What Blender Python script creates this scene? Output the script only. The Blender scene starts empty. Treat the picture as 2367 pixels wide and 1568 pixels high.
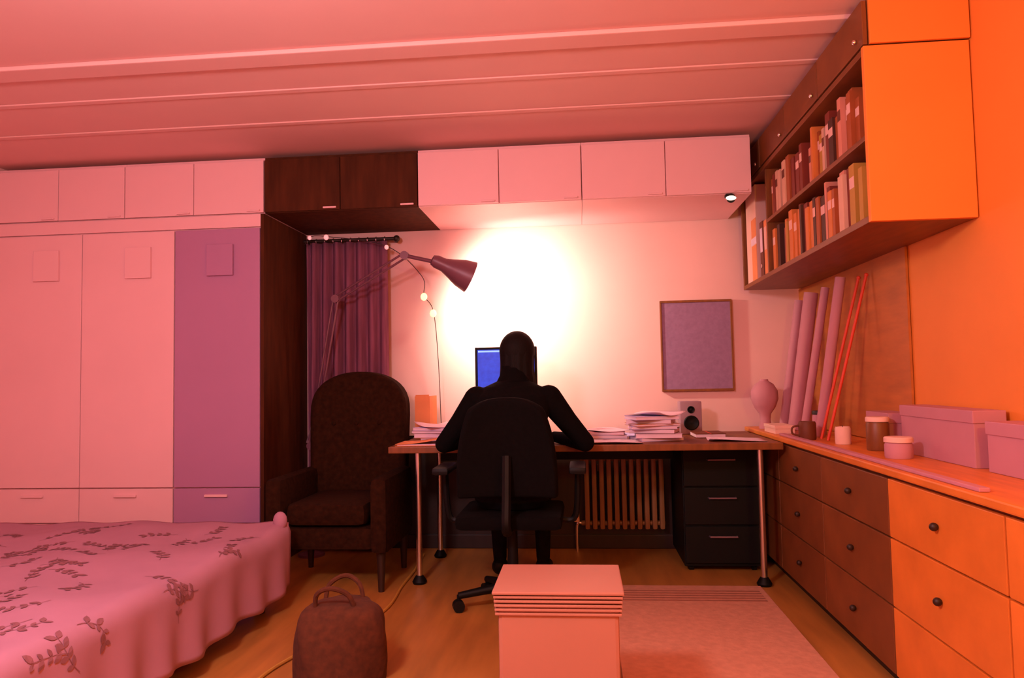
import bpy, bmesh, math, random
from mathutils import Vector, Matrix, Euler
random.seed(7)
S = bpy.context.scene
C = S.collection
R = math.radians
PI = math.pi

# ---------------------------------------------------------------- camera
cam_d = bpy.data.cameras.new('camera'); cam = bpy.data.objects.new('camera', cam_d); C.objects.link(cam)
cam_d.sensor_width = 36.0; cam_d.lens = 36.0 * 1700 / 2367; cam_d.clip_start = 0.05
cam.matrix_world = (Matrix.Translation((0, 0, 1.1)) @ Matrix.Rotation(R(5.3), 4, 'Z')
                    @ Matrix.Rotation(R(93.2), 4, 'X') @ Matrix.Rotation(R(-1.1), 4, 'Z'))
S.camera = cam
# ---------------------------------------------------------------- world, exposure
w = bpy.data.worlds.new('room_world'); S.world = w; w.use_nodes = True
w.node_tree.nodes['Background'].inputs[0].default_value = (0.9, 0.35, 0.35, 1)
w.node_tree.nodes['Background'].inputs[1].default_value = 0.02
S.view_settings.view_transform = 'Standard'; S.view_settings.look = 'None'
S.view_settings.gamma = 1.0; S.view_settings.exposure = 0.0; S.view_settings.use_curve_mapping = False
# light strengths (the lamps themselves are built further down)
PENDANT_W, PENDANT_C = 135.0, (1.0, 0.74, 0.82)
DESK_W, DESK_C = 9.5, (1.0, 0.80, 0.60)
FLOOR_LAMP_W, FLOOR_LAMP_C = 42.0, (1.0, 0.60, 0.08)

# ---------------------------------------------------------------- helpers
def mat(name, col, rough=0.6, metal=0.0, var=0.06, scale=6.0, bump=0.0, stretch=(1, 1, 1), emis=None, emis_s=0.0, col2=None, spec=0.4, trans=0.0):
    m = bpy.data.materials.new(name); m.use_nodes = True
    nt = m.node_tree; b = nt.nodes['Principled BSDF']
    b.inputs['Roughness'].default_value = rough; b.inputs['Metallic'].default_value = metal
    b.inputs['Specular IOR Level'].default_value = spec
    if trans: b.inputs['Transmission Weight'].default_value = trans
    tc = nt.nodes.new('ShaderNodeTexCoord'); mp = nt.nodes.new('ShaderNodeMapping')
    mp.inputs['Scale'].default_value = stretch
    nz = nt.nodes.new('ShaderNodeTexNoise'); nz.inputs['Scale'].default_value = scale; nz.inputs['Detail'].default_value = 5
    nt.links.new(tc.outputs['Object'], mp.inputs[0]); nt.links.new(mp.outputs[0], nz.inputs['Vector'])
    cr = nt.nodes.new('ShaderNodeValToRGB')
    c2 = col2 or tuple(max(0, c * (1 - 2 * var)) for c in col)
    cr.color_ramp.elements[0].color = (*c2, 1); cr.color_ramp.elements[0].position = 0.3
    cr.color_ramp.elements[1].color = (*col, 1); cr.color_ramp.elements[1].position = 0.7
    nt.links.new(nz.outputs[0], cr.inputs[0]); nt.links.new(cr.outputs[0], b.inputs['Base Color'])
    if bump:
        bp = nt.nodes.new('ShaderNodeBump'); bp.inputs['Strength'].default_value = bump; bp.inputs['Distance'].default_value = 0.01
        nt.links.new(nz.outputs[0], bp.inputs['Height']); nt.links.new(bp.outputs[0], b.inputs['Normal'])
    if emis:
        b.inputs['Emission Color'].default_value = (*emis, 1); b.inputs['Emission Strength'].default_value = emis_s
    return m

M = {}
M['wall'] = mat('wall_paint', (0.86, 0.50, 0.48), 0.8, scale=3, var=0.03, bump=0.05)
M['ceil'] = mat('ceiling_paint', (0.88, 0.50, 0.47), 0.85, scale=2, var=0.02)
M['white'] = mat('white_lacquer', (0.90, 0.53, 0.57), 0.45, scale=2, var=0.03)
M['lilac'] = mat('pale_lilac_lacquer', (0.46, 0.21, 0.38), 0.45, scale=2, var=0.03)  # dimmer purple light on the white door, put into its colour
M['orange'] = mat('orange_paint', (0.86, 0.25, 0.035), 0.6, scale=3, var=0.04)
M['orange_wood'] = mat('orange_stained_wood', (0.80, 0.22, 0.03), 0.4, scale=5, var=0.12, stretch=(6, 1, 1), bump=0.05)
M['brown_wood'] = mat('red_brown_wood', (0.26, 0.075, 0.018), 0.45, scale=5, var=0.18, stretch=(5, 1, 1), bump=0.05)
M['dark_brown'] = mat('dark_brown_veneer', (0.085, 0.022, 0.007), 0.7, scale=4, var=0.2, stretch=(6, 6, 1), spec=0.12)
M['hutch'] = mat('hutch_back_wood', (0.58, 0.17, 0.03), 0.5, scale=4, var=0.15, stretch=(1, 1, 5))
M['felt'] = mat('lilac_grey_felt', (0.33, 0.17, 0.30), 0.95, scale=40, var=0.08, bump=0.1)
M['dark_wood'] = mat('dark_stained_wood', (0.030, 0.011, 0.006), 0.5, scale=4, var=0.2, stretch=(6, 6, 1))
M['floor'] = mat('floor_wood', (0.50, 0.20, 0.04), 0.45, scale=3, var=0.16, stretch=(5, 0.6, 1), bump=0.04)
M['black'] = mat('black_plastic', (0.004, 0.0035, 0.0035), 0.55, var=0.1, spec=0.2)
M['black_fabric'] = mat('black_fabric', (0.004, 0.003, 0.003), 0.95, var=0.2, scale=60, bump=0.1, spec=0.1)
M['hair'] = mat('dark_hair', (0.008, 0.005, 0.004), 0.7, var=0.3, scale=40, stretch=(8, 8, 1), bump=0.3, spec=0.15)
M['skin'] = mat('skin', (0.55, 0.28, 0.2), 0.6, var=0.05)
M['trouser'] = mat('dark_trousers', (0.008, 0.007, 0.010), 0.95, var=0.2, scale=40, spec=0.1)
M['armchair'] = mat('dark_brown_upholstery', (0.030, 0.009, 0.003), 0.95, var=0.25, scale=40, bump=0.15, spec=0.1)
M['curtain'] = mat('plum_curtain_cloth', (0.30, 0.10, 0.17), 0.95, var=0.2, scale=8, stretch=(6, 6, 0.4), spec=0.1)
M['chrome'] = mat('chrome', (0.8, 0.75, 0.72), 0.25, 1.0, var=0.02)
M['steel'] = mat('grey_steel', (0.30, 0.20, 0.24), 0.4, 0.6, var=0.05)
M['lamp_shade'] = mat('mauve_enamel', (0.20, 0.075, 0.11), 0.4, 0.1, var=0.05)
M['bulb'] = mat('bulb_glow', (1, 1, 1), 0.5, var=0, emis=(1, 0.85, 0.65), emis_s=30)
M['fairy_y'] = mat('yellow_bulb_glow', (1, 0.9, 0.5), 0.5, var=0, emis=(1, 0.78, 0.28), emis_s=2.0)
M['fairy_p'] = mat('pink_bulb_glow', (1, 0.5, 0.5), 0.5, var=0, emis=(1, 0.26, 0.26), emis_s=1.2)
M['clip_glow'] = mat('clip_light_glow', (1, 0.8, 0.6), 0.5, var=0, emis=(1, 0.6, 0.42), emis_s=4)
M['wire'] = mat('dark_wire', (0.05, 0.02, 0.02), 0.6)
M['paper'] = mat('white_paper', (0.82, 0.60, 0.72), 0.8, scale=9, var=0.04)
M['paper_blue'] = mat('bluish_paper', (0.55, 0.45, 0.80), 0.8, scale=9, var=0.1)
M['folder'] = mat('orange_card', (0.85, 0.28, 0.10), 0.7, scale=7, var=0.06)
M['grey'] = mat('mauve_grey_plastic', (0.36, 0.20, 0.25), 0.5, var=0.05)
M['radiator'] = mat('enamel_radiator', (0.30, 0.13, 0.05), 0.4, var=0.03)
M['bedspread'] = mat('bedspread_cotton', (0.44, 0.20, 0.28), 0.9, scale=5, var=0.05, bump=0.1)
M['leaf'] = mat('leaf_print', (0.27, 0.10, 0.12), 0.9, scale=20, var=0.1)
M['mattress'] = mat('mattress_ticking', (0.75, 0.5, 0.48), 0.9, var=0.04)
M['rug'] = mat('salmon_rug', (0.66, 0.30, 0.19), 0.95, scale=30, var=0.08, bump=0.25)
M['rug_stripe'] = mat('rug_border_stripe', (0.36, 0.13, 0.08), 0.95, scale=30, var=0.08, bump=0.2)
M['box_pale'] = mat('pale_plastic', (0.46, 0.19, 0.13), 0.5, scale=3, var=0.03)
M['red'] = mat('red_plastic', (0.75, 0.05, 0.02), 0.5)
M['pale_tube'] = mat('pale_pink_card', (0.55, 0.22, 0.27), 0.7, var=0.05)
M['bag'] = mat('dark_brown_canvas', (0.10, 0.026, 0.008), 0.95, scale=40, var=0.2, bump=0.2)
M['cable'] = mat('ochre_cable', (0.55, 0.26, 0.04), 0.6)
M['cream'] = mat('cream_card', (0.85, 0.50, 0.42), 0.7, var=0.04)
M['binder'] = mat('dark_red_binder', (0.16, 0.035, 0.012), 0.6, var=0.1)
M['glass_lamp'] = mat('opal_glass', (0.9, 0.7, 0.6), 0.4, emis=(1, 0.5, 0.42), emis_s=2.0)

# blue screen with a lighter strip at the top, emissive
m = bpy.data.materials.new('blue_screen'); m.use_nodes = True
nt = m.node_tree; b = nt.nodes['Principled BSDF']; b.inputs['Base Color'].default_value = (0.01, 0.01, 0.02, 1)
nz = nt.nodes.new('ShaderNodeTexNoise'); nz.inputs['Scale'].default_value = 9
cr = nt.nodes.new('ShaderNodeValToRGB'); cr.color_ramp.elements[0].color = (0.004, 0.03, 0.50, 1); cr.color_ramp.elements[1].color = (0.02, 0.10, 0.95, 1)
nt.links.new(nz.outputs[0], cr.inputs[0]); nt.links.new(cr.outputs[0], b.inputs['Emission Color']); b.inputs['Emission Strength'].default_value = 0.9
M['screen'] = m
M['screen_bar'] = mat('screen_toolbar', (0.1, 0.1, 0.2), 0.4, emis=(0.35, 0.62, 1.0), emis_s=1.0)


class MB:
    """collects shapes, builds ONE mesh object"""
    def __init__(s): s.bm = bmesh.new()
    def box(s, a, b, bev=0.0, rot=None):
        a, b = Vector(a), Vector(b); c = (a + b) / 2; d = b - a
        r = bmesh.ops.create_cube(s.bm, size=1); vs = r['verts']
        bmesh.ops.scale(s.bm, vec=[max(abs(x), 1e-4) for x in d], verts=vs)
        if bev:
            es = list({e for v in vs for e in v.link_edges})
            o = bmesh.ops.bevel(s.bm, geom=es, offset=bev, segments=2, profile=0.6, affect='EDGES', clamp_overlap=True)
            vs = list({v for f in o['faces'] for v in f.verts} | {v for v in vs if v.is_valid})
        if rot is not None: bmesh.ops.transform(s.bm, matrix=rot.to_4x4(), verts=vs)
        bmesh.ops.translate(s.bm, vec=c, verts=vs); return s
    def cyl(s, p0, p1, r0, r1=None, n=16, caps=True):
        p0, p1 = Vector(p0), Vector(p1); r1 = r0 if r1 is None else r1
        d = p1 - p0; q = d.to_track_quat('Z', 'Y').to_matrix()
        A = [s.bm.verts.new(p0 + q @ Vector((r0 * math.cos(2 * PI * i / n), r0 * math.sin(2 * PI * i / n), 0))) for i in range(n)]
        B = [s.bm.verts.new(p1 + q @ Vector((r1 * math.cos(2 * PI * i / n), r1 * math.sin(2 * PI * i / n), 0))) for i in range(n)]
        for i in range(n):
            s.bm.faces.new((A[i], A[(i + 1) % n], B[(i + 1) % n], B[i]))
        if caps: s.bm.faces.new(A[::-1]); s.bm.faces.new(B)
        return s
    def sph(s, c, r, sc=(1, 1, 1), n=16, rot=None):
        r_ = bmesh.ops.create_uvsphere(s.bm, u_segments=n, v_segments=max(6, n // 2 + 2), radius=r); vs = r_['verts']
        bmesh.ops.scale(s.bm, vec=sc, verts=vs)
        if rot is not None: bmesh.ops.transform(s.bm, matrix=rot.to_4x4(), verts=vs)
        bmesh.ops.translate(s.bm, vec=c, verts=vs); return s
    def lathe(s, prof, o=(0, 0, 0), n=24, rot=None):
        o = Vector(o); rings = []
        for r, z in prof:
            ring = []
            for i in range(n):
                v = Vector((r * math.cos(2 * PI * i / n), r * math.sin(2 * PI * i / n), z))
                if rot is not None: v = rot @ v
                ring.append(s.bm.verts.new(o + v))
            rings.append(ring)
        for a, b in zip(rings, rings[1:]):
            for i in range(n): s.bm.faces.new((a[i], a[(i + 1) % n], b[(i + 1) % n], b[i]))
        if prof[0][0] > 1e-4: s.bm.faces.new(rings[0][::-1])
        if prof[-1][0] > 1e-4: s.bm.faces.new(rings[-1])
        return s
    def tube(s, pts, r, n=8, sub=6):
        pts = [Vector(p) for p in pts]; P = []
        if sub > 1 and len(pts) > 2:
            for i in range(len(pts) - 1):
                a = pts[max(i - 1, 0)]; b = pts[i]; c = pts[i + 1]; d = pts[min(i + 2, len(pts) - 1)]
                for k in range(sub):
                    t = k / sub
                    P.append(0.5 * ((2 * b) + (c - a) * t + (2 * a - 5 * b + 4 * c - d) * t * t + (3 * b - a - 3 * c + d) * t ** 3))
            P.append(pts[-1])
        else: P = pts
        rings = []
        for i, p in enumerate(P):
            d = (P[min(i + 1, len(P) - 1)] - P[max(i - 1, 0)]).normalized()
            u = d.orthogonal() if i == 0 else (u - d * u.dot(d))
            u.normalize(); v = d.cross(u)
            rings.append([s.bm.verts.new(p + r * (u * math.cos(2 * PI * k / n) + v * math.sin(2 * PI * k / n))) for k in range(n)])
        for a, b in zip(rings, rings[1:]):
            for i in range(n): s.bm.faces.new((a[i], a[(i + 1) % n], b[(i + 1) % n], b[i]))
        s.bm.faces.new(rings[0][::-1]); s.bm.faces.new(rings[-1]); return s
    def loft(s, rings, n=20):
        """rings: (centre, rx, ry) ellipses in horizontal planes"""
        rr = []
        for c, rx, ry in rings:
            rr.append([s.bm.verts.new(Vector(c) + Vector((rx * math.cos(2 * PI * i / n), ry * math.sin(2 * PI * i / n), 0))) for i in range(n)])
        for a, b in zip(rr, rr[1:]):
            for i in range(n): s.bm.faces.new((a[i], a[(i + 1) % n], b[(i + 1) % n], b[i]))
        s.bm.faces.new(rr[0][::-1]); s.bm.faces.new(rr[-1]); return s
    def grid(s, f, nu, nv):
        V = [[s.bm.verts.new(f(i / nu, j / nv)) for j in range(nv + 1)] for i in range(nu + 1)]
        for i in range(nu):
            for j in range(nv): s.bm.faces.new((V[i][j], V[i + 1][j], V[i + 1][j + 1], V[i][j + 1]))
        return s
    def build(s, name, material, parent=None, smooth=False, bevel=0.0, solid=0.0, subsurf=0):
        bmesh.ops.recalc_face_normals(s.bm, faces=s.bm.faces[:])
        me = bpy.data.meshes.new(name); s.bm.to_mesh(me); s.bm.free()
        # put the origin at the bottom centre of the mesh
        if len(me.vertices):
            xs = [v.co for v in me.vertices]
            lo = Vector([min(v[i] for v in xs) for i in range(3)]); hi = Vector([max(v[i] for v in xs) for i in range(3)])
            o = Vector(((lo.x + hi.x) / 2, (lo.y + hi.y) / 2, lo.z)); me.transform(Matrix.Translation(-o))
        else: o = Vector()
        me.materials.append(M[material] if isinstance(material, str) else material)
        ob = bpy.data.objects.new(name, me); C.objects.link(ob); ob.location = o
        if smooth:
            me.polygons.foreach_set('use_smooth', [True] * len(me.polygons))
            try: me.set_sharp_from_angle(angle=R(42))
            except Exception: pass
        if solid: md = ob.modifiers.new('thickness', 'SOLIDIFY'); md.thickness = solid
        if bevel: md = ob.modifiers.new('bevel', 'BEVEL'); md.width = bevel; md.segments = 2; md.limit_method = 'ANGLE'
        if subsurf: md = ob.modifiers.new('sub', 'SUBSURF'); md.levels = subsurf; md.render_levels = subsurf
        if parent is not None:
            pm = Matrix.Translation(parent.location)
            p = parent.parent
            while p is not None: pm = Matrix.Translation(p.location) @ pm; p = p.parent
            ob.parent = parent; ob.location = o - pm.translation
        return ob

def tag(o, label=None, cat=None, group=None, kind=None):
    if label: o['label'] = label
    if cat: o['category'] = cat
    if group: o['group'] = group
    if kind: o['kind'] = kind
    return o
def thing(name, loc, label, cat, group=None):
    o = bpy.data.objects.new(name, None); C.objects.link(o); o.location = loc; o.empty_display_size = 0.1
    return tag(o, label, cat, group)
def struct(ob): ob['kind'] = 'structure'; return ob

# ---------------------------------------------------------------- the room shell
XL, XR, YB, YF, H = -3.62, 1.42, 4.90, -1.2, 2.5
struct(MB().box((XL - .1, YF - .1, -.1), (XR + .1, YB + .1, 0)).build('floor', 'floor'))
struct(MB().box((XL - .1, YF - .1, H), (XR + .1, YB + .1, H + .1)).build('ceiling', 'ceil'))
struct(MB().box((XL - .1, YB, 0), (XR + .1, YB + .1, H)).build('wall_back', 'wall'))
struct(MB().box((XL - .1, YF - .1, 0), (XL, YB, H)).build('wall_left', 'wall'))
struct(MB().box((XR, YF - .1, 0), (XR + .1, YB, H)).build('wall_right', 'orange'))
struct(MB().box((XL, YF - .1, 0), (XR, YF, H)).build('wall_front', 'wall'))
# stepped ceiling strips that cross the room
for k, (y0, y1, dz) in enumerate([(2.90, 3.02, .020), (3.30, 3.34, .008), (3.72, 3.76, .008)]):
    struct(MB().box((XL, y0, H - dz), (XR, y1, H), .006).build('trim_%d' % (k + 1), 'ceil'))
# dark panels added below desk height, standing in for the shade there
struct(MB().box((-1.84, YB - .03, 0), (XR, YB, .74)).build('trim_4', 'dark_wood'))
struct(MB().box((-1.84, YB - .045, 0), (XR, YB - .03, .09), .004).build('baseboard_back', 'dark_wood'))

# ---------------------------------------------------------------- left: white fitted wardrobe
WY = 4.20; WX = -1.868
wd = thing('wardrobe', (-2.74, 4.54, 0), 'tall white fitted wardrobe with flat doors and square pulls beside the dark curtain', 'wardrobe')
MB().box((XL + .005, WY + .02, .07), (WX - .02, YB - .005, 2.125)).build('carcass', 'white', wd)
MB().box((WX - .02, WY, 0), (WX, YB - .005, 2.125), .002).build('side_panel', 'dark_brown', wd)
MB().box((XL + .005, WY + .05, 0), (WX - .02, WY + .09, .07)).build('plinth', 'white', wd)
MB().box((XL + .005, WY, 2.048), (WX - .02, WY + .02, 2.125), .003).build('cornice', 'white', wd)
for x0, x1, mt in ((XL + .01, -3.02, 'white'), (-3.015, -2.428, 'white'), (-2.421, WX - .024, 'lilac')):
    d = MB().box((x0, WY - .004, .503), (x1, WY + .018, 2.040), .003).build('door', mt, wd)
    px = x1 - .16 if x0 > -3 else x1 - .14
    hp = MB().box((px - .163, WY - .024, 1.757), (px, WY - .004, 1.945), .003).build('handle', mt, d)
    tag(hp, 'square raised pull plate high on the door')
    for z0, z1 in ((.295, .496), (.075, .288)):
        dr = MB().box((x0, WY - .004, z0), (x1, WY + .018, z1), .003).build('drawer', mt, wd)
        MB().box(((x0 + x1) / 2 - .07, WY - .018, z1 - .05), ((x0 + x1) / 2 + .07, WY - .004, z1 - .035), .003).build('handle', 'white', dr)

# ---------------------------------------------------------------- overhead cupboards bridging the alcove
oh = [(XL + .005, -2.75, 'leftmost white overhead cupboard, above the far wardrobe doors'),
      (-2.75, WX, 'white overhead cupboard above the lilac wardrobe door next to the curtain'),
      (WX, -.93, 'dark brown overhead cupboard above the dark curtain and armchair'),
      (-.93, .03, 'white overhead cupboard directly above the glowing desk lamp and seated person'),
      (.03, .985, 'white overhead cupboard above the right end of the desk, beside the clip light')]
for x0, x1, lb in oh:
    t = thing('overhead_cupboard', ((x0 + x1) / 2, 4.54, 2.13), lb, 'cupboard', 'overhead cupboards'); om = 'dark_brown' if lb.startswith('dark') else 'white'
    MB().box((x0 + .001, WY + .02, 2.130), (x1 - .001, YB - .005, H - .032)).build('body', om, t)
    xm = (x0 + x1) / 2
    for a, b_ in ((x0 + .003, xm - .002), (xm + .002, x1 - .003)):
        d = MB().box((a, WY, 2.133), (b_, WY + .018, H - .05), .003).build('door', om, t)
        MB().box((b_ - .10, WY - .012, 2.140), (b_ - .02, WY, 2.150), .003).build('handle', 'white', d)

# ---------------------------------------------------------------- dark curtain in the alcove
t = thing('curtain', (-1.55, 4.80, 0.02), 'dark plum full length curtain hanging in folds left of the desk lamp', 'curtain')
def cf(u, v):
    x = -1.835 + u * .56
    amp = .022 + .022 * v
    return Vector((x, 4.80 + amp * math.sin(u * 2 * PI * 7 + .5 * math.sin(v * 3)) + .008 * math.sin(u * 47 + v * 2), 2.05 - 2.03 * v))
MB().grid(cf, 140, 24).build('cloth', 'curtain', t, smooth=True, solid=.004)
MB().cyl((-1.85, 4.80, 2.065), (-1.22, 4.80, 2.065), .012).sph((-1.21, 4.80, 2.065), .022).build('rod', 'dark_wood', t, smooth=True)
for k in range(10):
    x = -1.82 + k * .059
    MB().lathe([(.016, -.003), (.020, -.003), (.020, .003), (.016, .003), (.016, -.003)], (x, 4.80, 2.062), 14, Matrix.Rotation(PI / 2, 3, 'Y')).build('ring', 'chrome', t, smooth=True)
MB().box((-1.24, 4.80, 2.055), (-1.225, 4.895, 2.075)).build('bracket', 'dark_wood', t)

# ---------------------------------------------------------------- armchair in the dark corner
ac = thing('armchair', (-1.36, 4.28, 0), 'dark brown high backed upholstered armchair between the bed and the desk', 'armchair')
def back(u, v):  # closed rounded back slab, facing the camera and a little right
    a = u * 2 * PI
    return None
bm_ = MB()
prof = []
for k in range(25):
    a = PI * k / 24
    prof.append((math.cos(a) * .30, 0.90 + math.sin(a) ** .7 * .27))
outline = [(.29, .32)] + [(x, z) for x, z in prof] + [(-.29, .32)]
front = [bm_.bm.verts.new((-1.36 + x, 4.33 + .06 * (z - .3), z)) for x, z in outline]
rear = [bm_.bm.verts.new((-1.36 + x, 4.47 + .10 * (z - .3), z)) for x, z in outline]
n = len(outline)
for i in range(n): bm_.bm.faces.new((front[i], front[(i + 1) % n], rear[(i + 1) % n], rear[i]))
bm_.bm.faces.new(front[::-1]); bm_.bm.faces.new(rear)
bk = bm_.build('backrest', 'armchair', ac, smooth=True, bevel=.035)
for k in range(3):
    MB().sph((-1.50 + k * .14, 4.36, .86), .014, (1, .5, 1), 10).build('button', 'armchair', bk, smooth=True)
MB().box((-1.61, 3.82, .22), (-1.11, 4.36, .34), .03).build('seat_frame', 'armchair', ac, smooth=True)
MB().box((-1.58, 3.80, .345), (-1.14, 4.33, .47), .05).build('seat_cushion', 'armchair', ac, smooth=True)
for sx in (-1, 1):
    x = -1.36 + sx * .285
    MB().box((x - .05, 3.80, .20), (x + .05, 4.42, .60), .045).build('armrest', 'armchair', ac, smooth=True)
    for y in (3.86, 4.36): MB().cyl((x, y, 0), (x, y, .21), .016, .026, 10).build('leg', 'dark_wood', ac, smooth=True)

# ---------------------------------------------------------------- bed lower left
bd = thing('bed', (-2.35, 2.1, 0), 'low bed with pale leaf patterned bedspread in the lower left corner', 'bed')
BX0, BX1, BY0, BY1 = -3.1, -1.473, .75, 3.588
MB().box((BX0 + .03, BY0 + .03, .10), (BX1 - .05, BY1 - .05, .20), .01).build('bed_frame', 'brown_wood', bd)
for x in (BX0 + .08, BX1 - .10):
    for y in (BY0 + .1, BY1 - .1): MB().cyl((x, y, 0), (x, y, .11), .025, .03, 12).build('leg', 'dark_wood', bd, smooth=True)
MB().box((BX0 + .02, BY0 + .02, .20), (BX1 - .02, BY1 - .02, .372), .05).build('mattress', 'mattress', bd, smooth=True)
def lump(x, y): return .010 * math.sin(5 * x + 2 * y) + .008 * math.sin(9 * y - 4 * x) + .005 * math.sin(17 * x + 11 * y)
def spread(u, v):
    # u across (left edge .. top .. over the right side), v along the bed
    y = BY0 + .01 + v * (BY1 - BY0 + .012)
    Wd = BX1 - BX0; drop = .30; s = u * (Wd + drop)
    if s <= Wd - .05: return Vector((BX0 + s, y, .402 + lump(BX0 + s, y) + .010))
    if s <= Wd + .04:
        a = (s - (Wd - .05)) / .09 * PI / 2
        x0 = BX1 - .05
        return Vector((x0 + .055 * math.sin(a), y, .402 + .010 + lump(x0, y) - .055 * (1 - math.cos(a))))
    dd = s - (Wd + .04)
    return Vector((BX1 + .008 + .016 * math.sin(y * 26 + .8 * math.sin(y * 5)) * dd / .26 + .03 * dd, y, .357 + lump(BX1 - .05, y) - dd))
sp = MB().grid(spread, 90, 110).build('bedspread', 'bedspread', bd, smooth=True, solid=.006)
# spread end falling over the foot of the bed
def foot(u, v):
    x = BX0 + u * (BX1 - BX0); return Vector((x, BY1 + .012 + .014 * math.sin(x * 24) * v, .40 + lump(x, BY1) * (1 - v) + .006 - .30 * v))
MB().grid(foot, 60, 10).build('bedspread_foot', 'bedspread', bd, smooth=True, solid=.006)
MB().sph((BX1 - .03, BY1 - .02, .425), .035, (1.0, .8, 1.3), 14).build('corner_tuft', 'bedspread', bd, smooth=True)
lf = MB()
rnd = random.Random(3)
def on(s_, y_):
    e = .0022
    u = s_ / (BX1 - BX0 + .30); v = (y_ - BY0 - .01) / (BY1 - BY0 + .012)
    p = spread(u, v); du = spread(u + .002, v) - p; dv = spread(u, v + .002) - p
    nrm = du.cross(dv).normalized()
    return p + nrm * e
def leaf(s0, y0, ang, L, W_):
    ca, sa = math.cos(ang), math.sin(ang); pts = []
    prof_ = [(0, 0), (.25, .75), (.5, 1), (.75, .7), (1, 0), (.75, -.7), (.5, -1), (.25, -.75)]
    for a, b_ in prof_: pts.append(lf.bm.verts.new(on(s0 + ca * a * L - sa * b_ * W_, y0 + sa * a * L + ca * b_ * W_)))
    lf.bm.faces.new(pts)
def stem(pts, wd_):
    prev = None
    for i, (s0, y0) in enumerate(pts):
        j = min(i + 1, len(pts) - 1); k = max(i - 1, 0)
        dx, dy = pts[j][0] - pts[k][0], pts[j][1] - pts[k][1]; l = math.hypot(dx, dy) or 1
        a = lf.bm.verts.new(on(s0 - dy / l * wd_, y0 + dx / l * wd_)); b_ = lf.bm.verts.new(on(s0 + dy / l * wd_, y0 - dx / l * wd_))
        if prev: lf.bm.faces.new((prev[0], prev[1], b_, a))
        prev = (a, b_)
Wtot = BX1 - BX0 + .29
for q in range(120):
    s0 = rnd.uniform(.15, Wtot - .12); y0 = rnd.uniform(BY0 + .25, BY1 - .2); a = rnd.uniform(0, 2 * PI); bend = rnd.uniform(-2, 2)
    pts = []
    x_, y_ = s0, y0
    for k in range(9):
        pts.append((x_, y_)); x_ += .017 * math.cos(a); y_ += .017 * math.sin(a); a += bend * .12
        if not (.05 < x_ < Wtot - .02 and BY0 + .1 < y_ < BY1 - .05): break
    if len(pts) < 6: continue
    stem(pts, .0013)
    for k in range(2, len(pts), 2):
        aa = math.atan2(pts[k][1] - pts[k - 1][1], pts[k][0] - pts[k - 1][0])
        for sd in (-1, 1):
            L = rnd.uniform(.022, .042); an = aa + sd * rnd.uniform(.6, 1.1)
            ex, ey = pts[k][0] + L * math.cos(an), pts[k][1] + L * math.sin(an)
            if .04 < ex < Wtot - .01 and BY0 + .05 < ey < BY1 - .02: leaf(pts[k][0], pts[k][1], an, L, L * .26)
lp = lf.build('leaf_print', 'leaf', sp); lp['kind'] = 'stuff'; tag(lp, 'brown leaf sprigs printed on the bedspread')

# ---------------------------------------------------------------- desk
DY0, DY1, DX0, DX1 = 3.93, 4.80, -1.05, 1.03
dk = thing('desk', ((DX0 + DX1) / 2, 4.35, 0), 'long dark desk under the lamp with chrome tube legs', 'desk')
MB().box((DX0, DY0, .715), (DX1, DY1, .750), .004).build('desk_top', 'brown_wood', dk)
for x in (-.905, .93):
    for y in (4.02, 4.62):
        if x > 0 and y > 4.3: continue
        l = MB().cyl((x, y, .03), (x, y, .715), .017, n=16).build('leg', 'chrome', dk, smooth=True)
        MB().lathe([(.0, 0), (.035, 0), (.04, .012), (.03, .03), (.02, .045), (0, .045)], (x, y, 0)).build('foot', 'black', l, smooth=True)
MB().box((-.90, 4.61, .60), (.55, 4.635, .70), .003).build('crossbar', 'black', dk)
# right pedestal
pd = thing('drawer_pedestal', (.76, 4.55, 0), 'black drawer pedestal under the right end of the desk', 'drawer unit')
MB().box((.56, 4.298, .03), (.99, 4.85, .70), .003).build('body', 'black', pd)
for k in range(3):
    d = MB().box((.565, 4.280, .05 + k * .215), (.985, 4.298, .255 + k * .215), .003).build('drawer', 'black', pd)
    MB().tube([(.70, 4.280, .20 + k * .215), (.70, 4.258, .20 + k * .215), (.85, 4.258, .20 + k * .215), (.85, 4.280, .20 + k * .215)], .005, 8, 1).build('handle', 'steel', d, smooth=True)
for x in (.60, .95):
    for y in (4.34, 4.81): MB().cyl((x - .012, y, .016), (x + .012, y, .016), .016, n=12).build('caster', 'black', pd, smooth=True)

# radiator behind the desk
rd = thing('radiator', (.25, 4.80, .10), 'ribbed column radiator on the dark panelling under the desk', 'radiator')
for k in range(11):
    x = .02 + k * .047
    MB().box((x - .016, 4.755, .141), (x + .016, 4.845, .62), .012).build('column', 'radiator', rd, smooth=True)
MB().cyl((-.02, 4.80, .175), (.51, 4.80, .175), .016).build('bottom_pipe', 'radiator', rd, smooth=True)
MB().cyl((-.02, 4.80, .585), (.51, 4.80, .585), .016).build('top_pipe', 'radiator', rd, smooth=True)
v_ = MB().tube([(-.02, 4.80, .175), (-.045, 4.80, .17), (-.05, 4.80, .10), (-.05, 4.80, .0)], .010).build('supply_pipe', 'chrome', rd, smooth=True)
MB().cyl((-.05, 4.80, .185), (-.05, 4.80, .24), .02, .017, 14).build('valve_knob', 'cream', v_, smooth=True)
for x in (.10, .40): MB().box((x - .01, 4.84, .50), (x + .01, 4.872, .54)).build('bracket', 'radiator', rd)

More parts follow.
